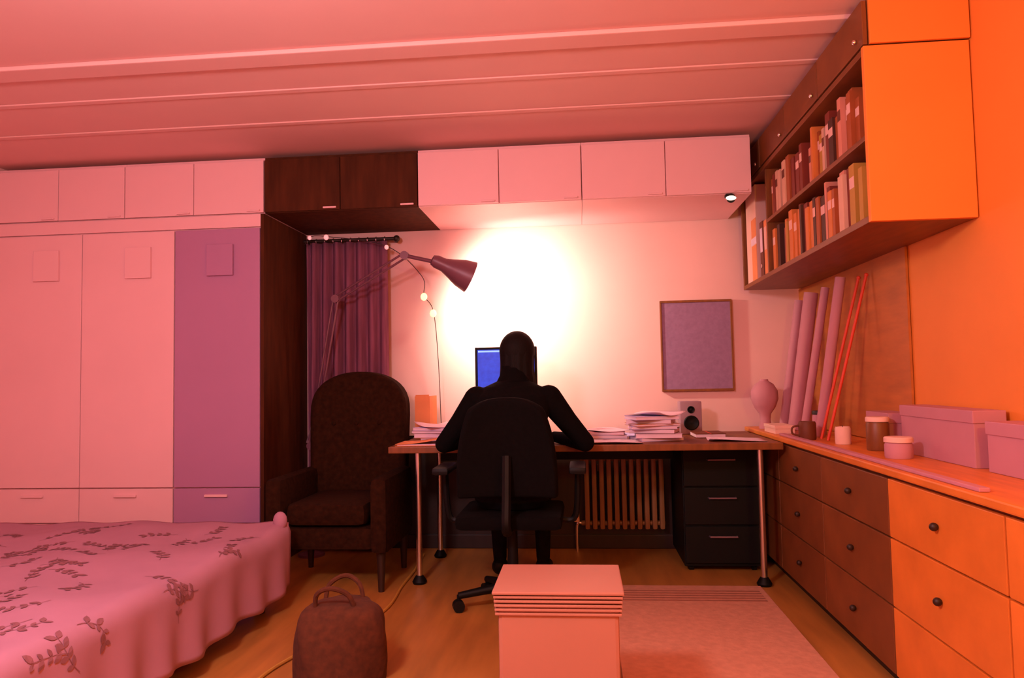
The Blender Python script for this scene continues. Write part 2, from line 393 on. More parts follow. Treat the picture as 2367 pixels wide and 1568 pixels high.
# ---------------------------------------------------------------- monitor
mn = thing('monitor', (-.45, 4.42, .75), 'black computer monitor with glowing blue screen on the desk, half hidden by the person', 'monitor')
mx0, mx1, mz0, mz1 = -.634, -.262, .985, 1.300
MB().box((mx0, 4.41, mz0), (mx1, 4.45, mz1), .006).build('case', 'black', mn)
for a, b_ in (((mx0, 4.395, mz1 - .014), (mx1, 4.412, mz1)), ((mx0, 4.395, mz0), (mx1, 4.412, mz0 + .02)), ((mx0, 4.395, mz0 + .02), (mx0 + .014, 4.412, mz1 - .014)), ((mx1 - .014, 4.395, mz0 + .02), (mx1, 4.412, mz1 - .014))):
    MB().box(a, b_, .002).build('bezel', 'black', mn)
sc = MB().box((mx0 + .014, 4.404, mz0 + .02), (mx1 - .014, 4.411, mz1 - .014)).build('screen', 'screen', mn)
MB().box((mx0 + .018, 4.4025, mz1 - .030), (mx1 - .018, 4.4045, mz1 - .020)).build('toolbar', 'screen_bar', sc)
MB().box((-.475, 4.44, .77), (-.42, 4.465, 1.10), .004).build('stand', 'black', mn)
MB().lathe([(0, 0), (.11, 0), (.115, .006), (.10, .014), (.03, .022), (0, .022)], (-.447, 4.44, .7505)).build('base', 'black', mn, smooth=True)

# ---------------------------------------------------------------- office chair
PX = -.352
ch = thing('office_chair', (PX, 3.62, 0), 'black office chair with rounded back that the person sits on', 'chair')
MB().box((PX - .25, 3.40, .405), (PX + .25, 3.88, .475), .03).build('seat', 'black_fabric', ch, smooth=True)
def backf(u, v):
    a = (u - .5) * 2; wv = .24 * (1 - .25 * v ** 3); z = .56 + .46 * v
    return Vector((PX + a * wv, 3.405 - .02 * v + .045 * a * a * -1 + .06, z - .05 * abs(a) ** 3 * v))
MB().grid(backf, 16, 12).build('backrest', 'black_fabric', ch, smooth=True, solid=.05, bevel=.012)
MB().tube([(PX, 3.58, .40), (PX, 3.34, .42), (PX, 3.36, .56), (PX, 3.40, .75)], .022).build('back_support', 'black', ch, smooth=True)
for s_ in (-1, 1):
    a_ = MB().tube([(PX + s_ * .24, 3.62, .42), (PX + s_ * .31, 3.62, .44), (PX + s_ * .325, 3.60, .66)], .015).build('arm_post', 'black', ch, smooth=True)
    MB().box((PX + s_ * .325 - .04, 3.46, .655), (PX + s_ * .325 + .04, 3.74, .69), .014).build('armrest', 'black', a_, smooth=True)
MB().cyl((PX, 3.62, .10), (PX, 3.62, .40), .028, .024, 16).build('gas_column', 'black', ch, smooth=True)
MB().lathe([(0, .07), (.05, .07), (.05, .12), (.035, .14), (0, .14)], (PX, 3.62, 0)).build('hub', 'black', ch, smooth=True)
for k in range(5):
    a = R(54 + 72 * k); e = Vector((PX + .27 * math.cos(a), 3.62 + .27 * math.sin(a), .075))
    ar = MB().cyl((PX + .03 * math.cos(a), 3.62 + .03 * math.sin(a), .105), e, .024, .016, 10).build('base_arm', 'black', ch, smooth=True)
    tx, ty = -math.sin(a), math.cos(a)
    MB().cyl((e.x - tx * .022, e.y - ty * .022, .028), (e.x + tx * .022, e.y + ty * .022, .028), .028, n=16).cyl((e.x, e.y, .03), (e.x, e.y, .08), .008, n=8).build('caster', 'black', ar, smooth=True)

# ---------------------------------------------------------------- person seen from behind
ps = thing('person', (PX, 3.66, .475), 'person in dark clothes seen from behind, seated at the desk before the blue screen', 'person')
pb = MB()
X = PX
pb.loft([((X, 3.63, .478), .15, .10), ((X, 3.63, .52), .185, .145), ((X, 3.64, .60), .175, .135), ((X, 3.66, .72), .155, .115), ((X, 3.69, .84), .170, .120),
         ((X, 3.725, .95), .190, .120), ((X, 3.755, 1.02), .195, .105), ((X, 3.785, 1.065), .150, .085), ((X, 3.815, 1.095), .085, .065), ((X, 3.83, 1.12), .056, .056), ((X, 3.86, 1.17), .053, .056)], 28)
def cap(p0, p1, r0, r1):
    p0, p1 = Vector(p0), Vector(p1); pb.cyl(p0, p1, r0, r1, 14); pb.sph(p0, r0, n=14); pb.sph(p1, r1, n=14)
# head: skull, jaw, nose, ears
HC = Vector((X + .016, 3.915, 1.232))
pb.sph(HC + Vector((0, -.005, .015)), .1, (.78, .95, 1.03), 24)
pb.sph(HC + Vector((0, .03, -.045)), .075, (.78, .85, .95), 18)
pb.cyl(HC + Vector((0, .085, .015)), HC + Vector((0, .112, -.018)), .009, .015, 8); pb.sph(HC + Vector((0, .108, -.018)), .015, n=10)
pb.sph(HC + Vector((0, .088, -.06)), .02, (1.3, .5, .5), 10)
for s_ in (-1, 1): pb.sph(HC + Vector((s_ * .080, -.005, -.005)), .03, (.32, .65, 1.05), 12)
for s_ in (-1, 1):
    sh = (X + s_ * .185, 3.77, 1.005); el = (X + s_ * .365, 3.80, .775); wr = (X + s_ * .20, 4.07, .785)
    cap(sh, ((sh[0] + el[0]) / 2, 3.785, .885), .068, .056); cap(((sh[0] + el[0]) / 2, 3.785, .885), el, .056, .048)
    cap(el, wr, .048, .030)
    # hand with palm, four fingers and a thumb resting on the desk
    d = Vector((-s_ * .35, .94, 0)).normalized(); sd = Vector((d.y, -d.x, 0)) * s_
    pal = Vector(wr) + d * .055
    rotp = Matrix.Rotation(math.atan2(d.y, d.x) - PI / 2, 3, 'Z')
    pb.sph(pal + Vector((0, 0, -.004)), .05, (.82, 1.05, .36), 16, rotp)
    for k, (off, L) in enumerate(((-.030, .062), (-.010, .074), (.011, .070), (.030, .054))):
        b0 = pal + d * .035 + sd * off; k1 = b0 + d * L * .5 + Vector((0, 0, .012)); k2 = k1 + d * L * .4 + Vector((0, 0, -.020))
        cap(b0, k1, .0095, .009); cap(k1, k2, .009, .0078)
    t0 = pal - d * .02 - sd * .035; t1 = t0 - sd * .028 + d * .035; t2 = t1 + d * .03 + Vector((0, 0, -.008))
    cap(t0, t1, .012, .0105); cap(t1, t2, .0105, .009)
    # legs
    cap((X + s_ * .09, 3.68, .555), (X + s_ * .125, 4.08, .565), .078, .060); cap((X + s_ * .125, 4.08, .565), (X + s_ * .12, 4.12, .12), .056, .038)
    cap((X + s_ * .12, 4.10, .075), (X + s_ * .13, 4.27, .045), .045, .038)
bmesh.ops.recalc_face_normals(pb.bm, faces=pb.bm.faces[:])
me = bpy.data.meshes.new('raw'); pb.bm.to_mesh(me); pb.bm.free()
tmp = bpy.data.objects.new('raw', me); C.objects.link(tmp)
md = tmp.modifiers.new('r', 'REMESH'); md.mode = 'VOXEL'; md.voxel_size = .0065
md = tmp.modifiers.new('s', 'SMOOTH'); md.iterations = 5; md.factor = .5
dg = bpy.context.evaluated_depsgraph_get(); dg.update()
bme = bpy.data.meshes.new_from_object(tmp.evaluated_get(dg)); bme.name = 'body'
bpy.data.objects.remove(tmp); bpy.data.meshes.remove(me)
bme.materials.clear()
for k in ('black_fabric', 'skin', 'trouser', 'black'): bme.materials.append(M[k])
for p in bme.polygons:
    c = p.center; mi = 0
    if c.z > 1.125 and c.y > HC.y + .01: mi = 1
    elif c.y > 4.075 and .74 < c.z < .84: mi = 1
    elif c.z < .10: mi = 3
    elif c.z < .60 and (c.y > 3.72 or c.z < .56): mi = 2
    p.material_index = mi; p.use_smooth = True
bme.transform(Matrix.Translation(-Vector(ps.location)))
bo = bpy.data.objects.new('body', bme); C.objects.link(bo); bo.parent = ps
hb = MB(); hb.sph(HC + Vector((0, -.012, .022)), .108, (.88, .98, 1.0), 28)
for f in [f for f in hb.bm.faces if (f.calc_center_median() - HC).y > .045 and (f.calc_center_median() - HC).z < .065]: hb.bm.faces.remove(f)
for f in [f for f in hb.bm.faces if (f.calc_center_median() - HC).z < -.065]: hb.bm.faces.remove(f)
def locks(u, v):   # hair falling to the shoulders round the back of the head
    a = PI * (1.0 + (u - .5) * 1.36) + PI / 2; rx = .093 - .006 * math.sin(v * PI) + .004 * v; ry = .102 - .02 * v
    wv = 1 + .02 * math.sin(u * 60)
    return HC + Vector((rx * wv * math.cos(a), -.012 - .03 * v + ry * wv * math.sin(a), .03 - .185 * v))
hr = hb.build('hair', 'hair', ps, smooth=True, solid=.010)
MB().grid(locks, 60, 14).build('hair_length', 'hair', hr, smooth=True, solid=.016)
MB().loft([((X, 3.815, 1.095), .085, .07), ((X, 3.84, 1.13), .07, .068), ((X, 3.87, 1.175), .068, .068)], 20).build('collar', 'black_fabric', ps, smooth=True)
for s_ in (-1, 1):
    MB().sph(HC + Vector((s_ * .03, .078, .008)), .012, n=10).build('eye', 'cream', ps, smooth=True)

# ---------------------------------------------------------------- swing arm lamp, the bright one
LY = 4.34
lower0 = Vector((-1.75, 4.65, .70)); elbow = Vector((-1.565, 4.60, 1.645)); wrist = Vector((-1.065, 4.42, 1.88))
aim = Vector((.86, .32, -.40)).normalized()
mouth = Vector((-.66, LY + .10, 1.735))
dl = thing('swing_arm_lamp', (-1.75, 4.65, 0), 'mauve swing arm lamp behind the armchair, its shade shining at the wall', 'lamp')
MB().lathe([(0, 0), (.085, 0), (.085, .015), (.03, .03), (.012, .05), (0, .05)], (-1.75, 4.65, 0)).build('base', 'lamp_shade', dl, smooth=True)
MB().cyl((-1.75, 4.65, .03), lower0, .012, n=14).build('pole', 'lamp_shade', dl, smooth=True)
def rods(name, a, b_, off):
    nrm = (b_ - a).cross(Vector((0, 1, 0))).normalized() * off
    for s_ in (-1, 1): MB().cyl(a + nrm * s_, b_ + nrm * s_, .007, n=10).build(name, 'lamp_shade', dl, smooth=True)
rods('lower_arm', lower0, elbow, .016); rods('upper_arm', elbow, wrist, .016)
for p in (lower0, elbow, wrist):
    MB().cyl(p + Vector((0, -.018, 0)), p + Vector((0, .018, 0)), .026, n=18).build('joint', 'lamp_shade', dl, smooth=True)
MB().cyl(lower0 + Vector((-.03, 0, .02)), lower0 + (elbow - lower0) * .35, .005, n=8).build('spring', 'steel', dl, smooth=True)
back_ = mouth - aim * .26
q = aim.to_track_quat('Z', 'Y').to_matrix()
MB().cyl(wrist, back_ + aim * .05, .012, n=12).build('head_stem', 'lamp_shade', dl, smooth=True)
sh_ = MB().lathe([(.012, 0), (.030, .004), (.040, .03), (.042, .08), (.060, .13), (.085, .19), (.100, .26), (.096, .26), (.081, .19), (.056, .13), (.036, .08), (.030, .02), (.012, .012)], back_, 28, q).build('shade', 'lamp_shade', dl, smooth=True)
MB().sph(mouth - aim * .045, .038, n=16).build('bulb', 'bulb', dl, smooth=True)
ld = bpy.data.lights.new('desk_lamp_light', 'SPOT'); ld.energy = DESK_W * 12; ld.color = DESK_C; ld.spot_size = R(165); ld.spot_blend = 1.0; ld.shadow_soft_size = .05
lo = bpy.data.objects.new('desk_lamp_light', ld); C.objects.link(lo)
lo.matrix_world = Matrix.Translation(mouth + aim * .02) @ Vector((.42, .88, -.34)).to_track_quat('-Z', 'Y').to_matrix().to_4x4()

# ---------------------------------------------------------------- fairy lights
fl = thing('string_lights', (-1.2, 4.70, 1.45), 'thin string of small round glowing bulbs draped across the curtain', 'string lights')
bp = [Vector((-1.905 + .09, 4.72, 2.03)), Vector((-1.77, 4.70, 2.075)), Vector((-1.657, 4.70, 2.075)), Vector((-1.25, 4.70, 1.995)), Vector((-1.02, 4.70, 1.79)), Vector((-1.005, 4.70, 1.66)), Vector((-.945, 4.70, 1.55)), Vector((-.93, 4.77, 1.20)), Vector((-.92, 4.785, .755))]
MB().tube(bp, .0025, 6, 8).build('wire', 'wire', fl, smooth=True)
for p, k, r in ((bp[1], 'fairy_p', .012), (bp[2], 'fairy_p', .016), (bp[3], 'fairy_p', .014), (bp[5], 'fairy_y', .022), (bp[6], 'fairy_y', .022)):
    MB().sph(p + Vector((0, -.012, -.008)), r, (1, 1, 1.15), 12).cyl(p + Vector((0, 0, .004)), p + Vector((0, -.008, -.002)), .006, n=8).build('bulb', k, fl, smooth=True)

# ---------------------------------------------------------------- things on the desk
def sheet(name, cx, cy, z, rz, material, label, group, w_=.21, h_=.297, curl=.012, ph=0.0):
    m_ = Matrix.Rotation(rz, 3, 'Z')
    def f(u, v):
        p = m_ @ Vector(((u - .5) * w_, (v - .5) * h_, 0))
        return Vector((cx, cy, z)) + p + Vector((0, 0, curl * (abs(u - .5) * 2) ** 2 * (0.6 + .4 * math.sin(ph + 3 * v)) + curl * .6 * max(0, math.sin(ph + 4 * u + 3 * v)) * (v)))
    return tag(MB().grid(f, 10, 10).build(name, material, smooth=True, solid=.0012), label, 'paper', group)
gl = 'loose papers on the left of the desk'; gr = 'loose papers on the right of the desk'
t = thing('magazine_file', (-.99, 4.63, .75), 'orange card magazine file standing at the left desk end', 'file box')
MB().box((-1.035, 4.52, .7505), (-1.030, 4.74, 1.01)).build('side', 'folder', t)
MB().box((-.945, 4.52, .7505), (-.940, 4.74, 1.01)).build('side', 'folder', t)
MB().box((-1.030, 4.52, .7505), (-.945, 4.525, 1.02)).build('front', 'folder', t)
MB().box((-1.030, 4.735, .7505), (-.945, 4.74, .90)).build('rear', 'folder', t)
MB().box((-1.030, 4.525, .7505), (-.945, 4.735, .756)).build('bottom', 'folder', t)
mg = thing('folder', (-.93, 4.07, .75), 'orange card folder lying at the front left of the desk', 'folder')
MB().box((-1.02, 3.96, .7505), (-.76, 4.19, .754), .001, None).build('back_cover', 'folder', mg)
MB().box((-1.01, 3.97, .754), (-.775, 4.18, .760)).build('paper_block', 'paper', mg)
MB().grid(lambda u, v: Vector((-1.02 + .26 * u, 3.96 + .23 * v, .762 + .03 * u * u)), 8, 4).build('front_cover', 'folder', mg, smooth=True, solid=.002)
def magazine(cx, cy, z, rz, w_, h_, th, m_, label, group):
    t = thing('magazine', (cx, cy, z), label, 'magazine', group)
    q_ = Matrix.Rotation(rz, 3, 'Z')
    c = Vector((cx, cy, 0))
    for nm, z0, z1, mm, ins in (('back_cover', z, z + .0015, m_, 0), ('page_block', z + .0015, z + th - .0015, 'paper', .003), ('front_cover', z + th - .0015, z + th, m_, 0)):
        MB().box((cx - w_ / 2 + ins, cy - h_ / 2 + ins, z0), (cx + w_ / 2 - ins, cy + h_ / 2 - ins, z1), 0, q_).build(nm, mm, t)
gm = 'magazines piled on the desk'
stA = [('paper_blue', 'bluish magazine at the bottom of the tall pile right of the person'), ('paper', 'white magazine second from the bottom of the tall right pile'), ('binder', 'dark red magazine third from the bottom of the tall right pile'),
       ('paper_blue', 'bluish magazine in the middle of the tall right pile'), ('hutch', 'brown magazine third from the top of the tall right pile'), ('paper', 'white magazine second from the top of the tall right pile'), ('paper_blue', 'bluish magazine on top of the tall right pile')]
rs = random.Random(5); z = .7505
for m_, lab in stA:
    th = rs.uniform(.012, .024); magazine(.40 + rs.uniform(-.02, .02), 4.20 + rs.uniform(-.025, .02), z, rs.uniform(-.35, .35), .25, .20, th, m_, lab, gm); z += th + .0006
zA = z; z = .7505
for m_, lab in (('paper', 'white magazine at the bottom of the low pile next to the person'), ('paper_blue', 'bluish magazine in the middle of the low right pile'), ('pale_tube', 'pink magazine on top of the low right pile')):
    th = rs.uniform(.010, .020); magazine(.135 + rs.uniform(-.008, .008), 4.32, z, rs.uniform(-.12, .12), .21, .28, th, m_, lab, gm); z += th + .0006
zB = z; z = .7505
for m_, lab in (('folder', 'orange magazine at the bottom of the left pile'), ('paper', 'white magazine second in the left pile'), ('binder', 'dark red magazine third in the left pile'), ('paper_blue', 'bluish magazine on top of the left pile')):
    th = rs.uniform(.014, .024); magazine(-.86 + rs.uniform(-.01, .01), 4.36, z, rs.uniform(-.25, .25), .22, .24, th, m_, lab, gm); z += th + .0006
zL = z
for k, (cx, cy, z_, rz, m_, lab, gg) in enumerate([
    (.17, 4.045, .7515, 1.57, 'paper', 'white sheet nearest the person on the right of the desk', gr),
    (.40, 4.20, zA + .002, .7, 'paper', 'white curled sheet on top of the tall magazine pile', gr),
    (-.02, 4.63, .7515, .1, 'paper', 'white sheet at the back of the desk below the glow', gr),
    (.83, 4.12, .7515, 1.5, 'paper', 'white sheet at the far right desk end', gr),
    (.30, 4.60, .7515, -.2, 'paper_blue', 'bluish sheet lying behind the magazine piles', gr),
    (.135, 4.32, zB + .002, .3, 'paper', 'white sheet on top of the low magazine pile', gr),
    (-.86, 4.36, zL + .002, .5, 'paper', 'white curled sheet on top of the left magazine pile', gl),
    (-.72, 4.62, .7515, .1, 'paper', 'white sheet lying flat left of the monitor', gl)]):
    sheet('paper_sheet', cx, cy, z_, rz, m_, lab, gg, curl=.022 if 'curled' in lab else .010, ph=k * 1.7)
ks = thing('desk_speaker', (.66, 4.63, .75), 'small mauve grey desk speaker behind the papers on the right', 'speaker')
MB().box((.595, 4.57, .7505), (.725, 4.69, .95), .008).build('cabinet', 'grey', ks, smooth=True)
for z, r in ((.82, .045), (.90, .022)):
    c_ = MB().lathe([(0, 0), (r, 0), (r, .006), (r * .9, .010), (r * .4, .002), (0, .004)], (.66, 4.569, z), 20, Matrix.Rotation(PI / 2, 3, 'X')).build('driver', 'black', ks, smooth=True)
ph_ = thing('notebook', (.725, 4.395, .75), 'dark closed notebook with ribbon in front of the grey speaker', 'notebook')
MB().box((.64, 4.28, .7505), (.81, 4.51, .754), .001).build('back_cover', 'binder', ph_)
MB().box((.643, 4.284, .754), (.806, 4.506, .772)).build('page_block', 'paper', ph_)
MB().box((.64, 4.28, .772), (.81, 4.51, .776), .001).build('front_cover', 'binder', ph_)
MB().box((.72, 4.26, .7762), (.726, 4.50, .7772)).build('ribbon', 'red', ph_)

# ---------------------------------------------------------------- right: long dresser with worktop
SX = 1.05; SY0, SY1 = .55, 4.83
ds = thing('dresser', (1.23, 2.7, 0), 'long orange brown dresser with worktop along the right wall', 'dresser')
MB().box((SX + .02, SY0, .06), (XR - .005, SY1, .745)).build('carcass', 'brown_wood', ds)
MB().box((SX + .05, SY0 + .02, 0), (XR - .01, SY1 - .02, .06)).build('plinth', 'dark_wood', ds)
MB().box((SX - .015, SY0 - .01, .748), (XR - .004, SY1 + .03, .775), .006).build('worktop', 'orange_wood', ds)
ny = 6; L = (SY1 - SY0) / ny
for k in range(ny):
    y0 = SY0 + k * L; zc = [.065, .30, .535, .74]
    for j in range(3):
        d = MB().box((SX, y0 + .004, zc[j]), (SX + .018, y0 + L - .004, zc[j + 1] - .006), .003).build('drawer', 'brown_wood' if k >= 3 else 'orange_wood', ds)  # far drawers browner: the lamp's falloff is put into their colour
        MB().sph((SX - .012, y0 + L / 2, (zc[j] + zc[j + 1]) / 2), .013, n=10).cyl((SX, y0 + L / 2, (zc[j] + zc[j + 1]) / 2), (SX - .01, y0 + L / 2, (zc[j] + zc[j + 1]) / 2), .006, n=8).build('knob', 'dark_wood', d, smooth=True)

# upper wall shelf unit
su = thing('wall_shelf', (1.22, 3.7, 1.63), 'dark red brown open wall shelf full of books on the right wall', 'shelf')
Y0, Y1 = 2.72, 4.80; Z0, Z1, Z2 = 1.645, 1.955, 2.26
MB().box((SX, Y1 - .025, Z0), (XR - .005, Y1, Z2 + .03), .002).build('side_panel', 'brown_wood', su)
e_ = MB().box((SX, Y0, Z0), (XR - .005, Y0 + .025, Z2 + .03), .002).build('side_panel', 'orange', su)
for z in (Z0, Z2): MB().box((SX, Y0 + .025, z), (XR - .005, Y1 - .025, z + .025), .002).build('shelf_board', 'brown_wood', su)
MB().box((SX + .01, Y0 + .025, Z1), (XR - .005, 4.20, Z1 + .02), .002).build('shelf_board', 'brown_wood', su)
MB().box((SX + .01, 4.20, Z0 + .025), (XR - .005, 4.22, Z2), .002).build('divider', 'brown_wood', su)
MB().box((XR - .017, Y0 + .025, Z0 + .025), (XR - .005, Y1 - .025, Z2)).build('back_panel', 'brown_wood', su)
MB().box((XR - .014, 3.30, .78), (XR - .004, 4.86, Z0)).build('lower_back_panel', 'hutch', su)
# upper closed cabinet above the shelf
uc = thing('wall_cabinet', (1.22, 3.7, 2.30), 'dark wooden closed cabinet between the book shelf and the ceiling', 'cabinet')
MB().box((SX + .02, Y0, 2.294), (XR - .005, Y1, H - .035)).build('body', 'brown_wood', uc)
MB().box((SX + .02, Y0 - .012, 2.294), (XR - .005, Y0, H - .035), .002).build('side_panel', 'orange', uc)
for k in range(4):
    y0 = Y0 + k * (Y1 - Y0) / 4
    d = MB().box((SX, y0 + .003, 2.296), (SX + .018, y0 + (Y1 - Y0) / 4 - .003, H - .04), .003).build('door', 'brown_wood', uc)
    MB().sph((SX - .008, y0 + .06, 2.33), .010, n=8).build('knob', 'chrome', d, smooth=True)

# tall white box with an orange label, on the far compartment
t = thing('carton', (1.15, 4.60, Z0 + .025), 'tall pale carton with orange label standing in the far shelf compartment', 'carton')
MB().box((SX + .012, 4.47, Z0 + .026), (SX + .20, 4.72, Z2 - .015), .002).build('carton_body', 'cream', t)
MB().box((SX + .0105, 4.47, Z0 + .03), (SX + .012, 4.585, Z0 + .24)).build('label_panel', 'folder', t)
MB().box((SX + .0105, 4.47, Z0 + .29), (SX + .012, 4.585, Z0 + .40)).build('label_panel', 'folder', t)
MB().box((SX + .0105, 4.47, Z0 + .245), (SX + .012, 4.60, Z0 + .285)).build('label_strip', 'paper', t)
t = thing('ring_binder', (1.15, 4.40, Z0 + .025), 'dark red ring binder standing beside the tall pale carton', 'binder')
MB().box((SX + .015, 4.33, Z0 + .026), (SX + .30, 4.40, Z0 + .35), .003).build('cover', 'binder', t)
MB().box((SX + .0135, 4.34, Z0 + .17), (SX + .015, 4.39, Z0 + .31)).build('spine_label', 'paper', t)
MB().lathe([(.008, 0), (.012, 0), (.012, .002), (.008, .002)], (SX + .0135, 4.365, Z0 + .09), 14, Matrix.Rotation(-PI / 2, 3, 'Y')).build('finger_ring', 'chrome', t, smooth=True)
t = thing('ring_binder', (1.15, 4.27, Z0 + .025), 'orange ring binder leaning against the shelf divider', 'binder')
MB().box((SX + .015, 4.235, Z0 + .026), (SX + .30, 4.305, Z0 + .34), .003).build('cover', 'folder', t)
MB().box((SX + .0135, 4.245, Z0 + .17), (SX + .015, 4.295, Z0 + .30)).build('spine_label', 'cream', t)
# books, each its own object
bcol = []
for nm, c in (('dark red', (.22, .03, .015)), ('orange', (.70, .20, .04)), ('cream', (.75, .42, .28)), ('dark brown', (.07, .02, .01)), ('rust', (.40, .09, .02)), ('salmon', (.75, .28, .18)), ('ochre', (.52, .26, .04))):
    bcol.append((nm, mat(nm.replace(' ', '_') + '_book_cloth', c, .6, var=.06)))
ordn = ['first', 'second', 'third', 'fourth', 'fifth', 'sixth', 'seventh', 'eighth', 'ninth', 'tenth', 'eleventh', 'twelfth', 'thirteenth', 'fourteenth', 'fifteenth', 'sixteenth', 'seventeenth', 'eighteenth', 'nineteenth', 'twentieth', 'twenty-first', 'twenty-second', 'twenty-third', 'twenty-fourth', 'twenty-fifth', 'twenty-sixth', 'twenty-seventh', 'twenty-eighth']
rb = random.Random(11)
for row, (zb, nm, h0, h1) in enumerate(((Z0 + .0255, 'lower', .20, .265), (Z1 + .0205, 'upper', .18, .255))):
    y = 4.19; k = 0
    while y > 2.85 and k < 27:
        th = rb.uniform(.022, .058); hh = rb.uniform(h0, h1); dp = rb.uniform(.15, .22); cn, cm = bcol[rb.randrange(len(bcol))]
        if rb.random() < .07: y -= rb.uniform(.03, .10)
        t = thing('book', (SX + .02 + dp / 2, y - th / 2, zb), '%s book, %s from the shelf divider in the %s row' % (cn, ordn[k], nm), 'book', 'books on the %s row of the wall shelf' % nm)
        x0 = SX + rb.uniform(.015, .045)
        MB().box((x0, y - th, zb), (x0 + .003, y - .001, zb + hh)).box((x0 + .003, y - th, zb), (x0 + dp, y - th + .003, zb + hh)).box((x0 + .003, y - .004, zb), (x0 + dp, y - .001, zb + hh)).build('cover', cm, t)
        MB().box((x0 + .003, y - th + .003, zb + .004), (x0 + dp - .006, y - .004, zb + hh - .004)).build('page_block', 'cream', t)
        if rb.random() < .6: MB().box((x0 - .0008, y - th + .002, zb + hh * .62), (x0, y - .003, zb + hh * .80)).build('spine_label', 'cream' if cn not in ('cream', 'salmon') else 'binder', t)
        y -= th + .002; k += 1

# clip-on light at the shelf corner
t = thing('clip_light', (.86, 4.2, 2.08), 'tiny bright clip on light under the right end of the overhead cupboards', 'lamp')
MB().box((.84, 4.205, 2.112), (.88, 4.245, 2.1295), .003).build('clip', 'black', t)
MB().cyl((.86, 4.215, 2.113), (.86, 4.185, 2.10), .005, n=8).build('stalk', 'black', t, smooth=True)
MB().lathe([(.0, 0), (.016, 0), (.026, .03), (.024, .03), (.0, .022)], (.86, 4.195, 2.100), 16, Vector((.0, -.95, -.2)).to_track_quat('Z', 'Y').to_matrix()).build('head', 'black', t, smooth=True)
MB().sph((.86, 4.165, 2.095), .022, (1.3, .6, .6), 12).build('bulb', 'clip_glow', t, smooth=True)

# panel added on the back wall, its colour stands in for dimmer purple light
t = thing('pin_board', (.74, 4.885, 1.0), 'lilac grey felt pin board on the back wall behind the speaker', 'pin board')
MB().box((.535, 4.878, 1.02), (.975, 4.897, 1.585)).build('felt_panel', 'felt', t)
for a, b_ in (((.525, 4.87, 1.585), (.985, 4.898, 1.600)), ((.525, 4.87, 1.005), (.985, 4.898, 1.02)), ((.525, 4.87, 1.02), (.535, 4.898, 1.585)), ((.975, 4.87, 1.02), (.985, 4.898, 1.585))):
    MB().box(a, b_, .002).build('frame', 'brown_wood', t)

# things standing on the worktop
ZT = .7755
tube_l = ['pale rolled poster leaning furthest back on the worktop corner', 'thick pale rolled poster leaning beside the round vase', 'pale rolled poster leaning near the small box', 'thin pale rolled poster nearest the red rods']
for k, (y, r, lean, hh, xb) in enumerate([(4.70, .030, .05, .78, 1.24), (4.47, .040, .05, .80, 1.24), (4.22, .022, .07, .80, 1.22), (3.95, .026, .06, .82, 1.22)]):
    a = Vector((xb, y, ZT + .004)); b_ = Vector((xb + lean + .06, y - .05, ZT + hh))
    q = (b_ - a).to_track_quat('Z', 'Y').to_matrix(); LL = (b_ - a).length
    tag(MB().lathe([(r, 0), (r, LL), (r * .8, LL), (r * .8, LL - .05), (r * .55, LL - .05), (r * .55, LL), (r * .45, LL), (r * .4, .02), (0, .02)], a, 20, q).build('rolled_poster', 'pale_tube', smooth=True), tube_l[k], 'poster roll', 'rolled posters leaning on the right wall')
for k, (y, lab) in enumerate(((3.80, 'far thin red rod leaning against the orange wall'), (3.70, 'near thin red rod leaning against the orange wall'))):
    tag(MB().cyl((1.18, y, ZT + .004), (1.385, y - .02, ZT + .80), .007, n=10).sph((1.385, y - .02, ZT + .80), .010, n=10).build('red_rod', 'red', smooth=True), lab, 'rod', 'red rods')
t = thing('vase', (1.11, 4.62, ZT), 'pale bulb shaped vase at the far end of the worktop', 'vase')
MB().lathe([(0, 0), (.036, 0), (.038, .01), (.030, .05), (.034, .09), (.062, .13), (.080, .18), (.078, .23), (.055, .27), (.026, .29), (.024, .30), (.018, .30), (.018, .28), (0, .27)], (1.11, 4.62, ZT), 28).build('vase_body', 'pale_tube', t, smooth=True)
t = thing('small_box', (1.10, 4.32, ZT), 'small flat cream box on the worktop edge beside the vase', 'box')
MB().box((1.055, 4.18, ZT), (1.16, 4.42, ZT + .028), .002).build('box_base', 'cream', t)
MB().box((1.052, 4.177, ZT + .028), (1.163, 4.423, ZT + .046), .002).build('box_lid', 'cream', t)
jl = ['pale jar with dark lid behind the small flat box', 'dark red mug on the worktop between the rolls', 'short pale candle in the middle of the worktop', 'brown jar with pale lid on the worktop', 'pale round tin on the near worktop']
for k, (y, r, hh, m_, x) in enumerate([(4.08, .035, .11, 'pale_tube', 1.26), (3.82, .042, .09, 'binder', 1.12), (3.55, .035, .08, 'cream', 1.20), (3.25, .045, .12, 'brown_wood', 1.24), (2.95, .05, .06, 'pale_tube', 1.20)]):
    nm = ['jar', 'mug', 'candle', 'jar', 'tin'][k]
    t = thing(nm, (x, y, ZT), jl[k], nm)
    MB().lathe([(0, 0), (r * .95, 0), (r, .006), (r, hh - .01), (r * .9, hh), (r * .8, hh), (r * .78, hh - .012), (0, hh - .012)], (x, y, ZT), 22).build('body', m_, t, smooth=True)
    if nm in ('jar', 'tin'): MB().lathe([(0, 0), (r * 1.03, 0), (r * 1.03, .016), (r * .95, .02), (0, .02)], (x, y, ZT + hh + .0005), 22).build('lid', 'dark_wood' if k == 0 else 'cream', t, smooth=True)
    if nm == 'mug': MB().tube([(x - r, y, ZT + .07), (x - r - .03, y, ZT + .06), (x - r - .03, y, ZT + .03), (x - r, y, ZT + .02)], .005).build('handle', m_, t, smooth=True)
    if nm == 'candle': MB().cyl((x, y, ZT + hh - .012), (x, y, ZT + hh + .006), .0015, n=6).build('wick', 'wire', t)
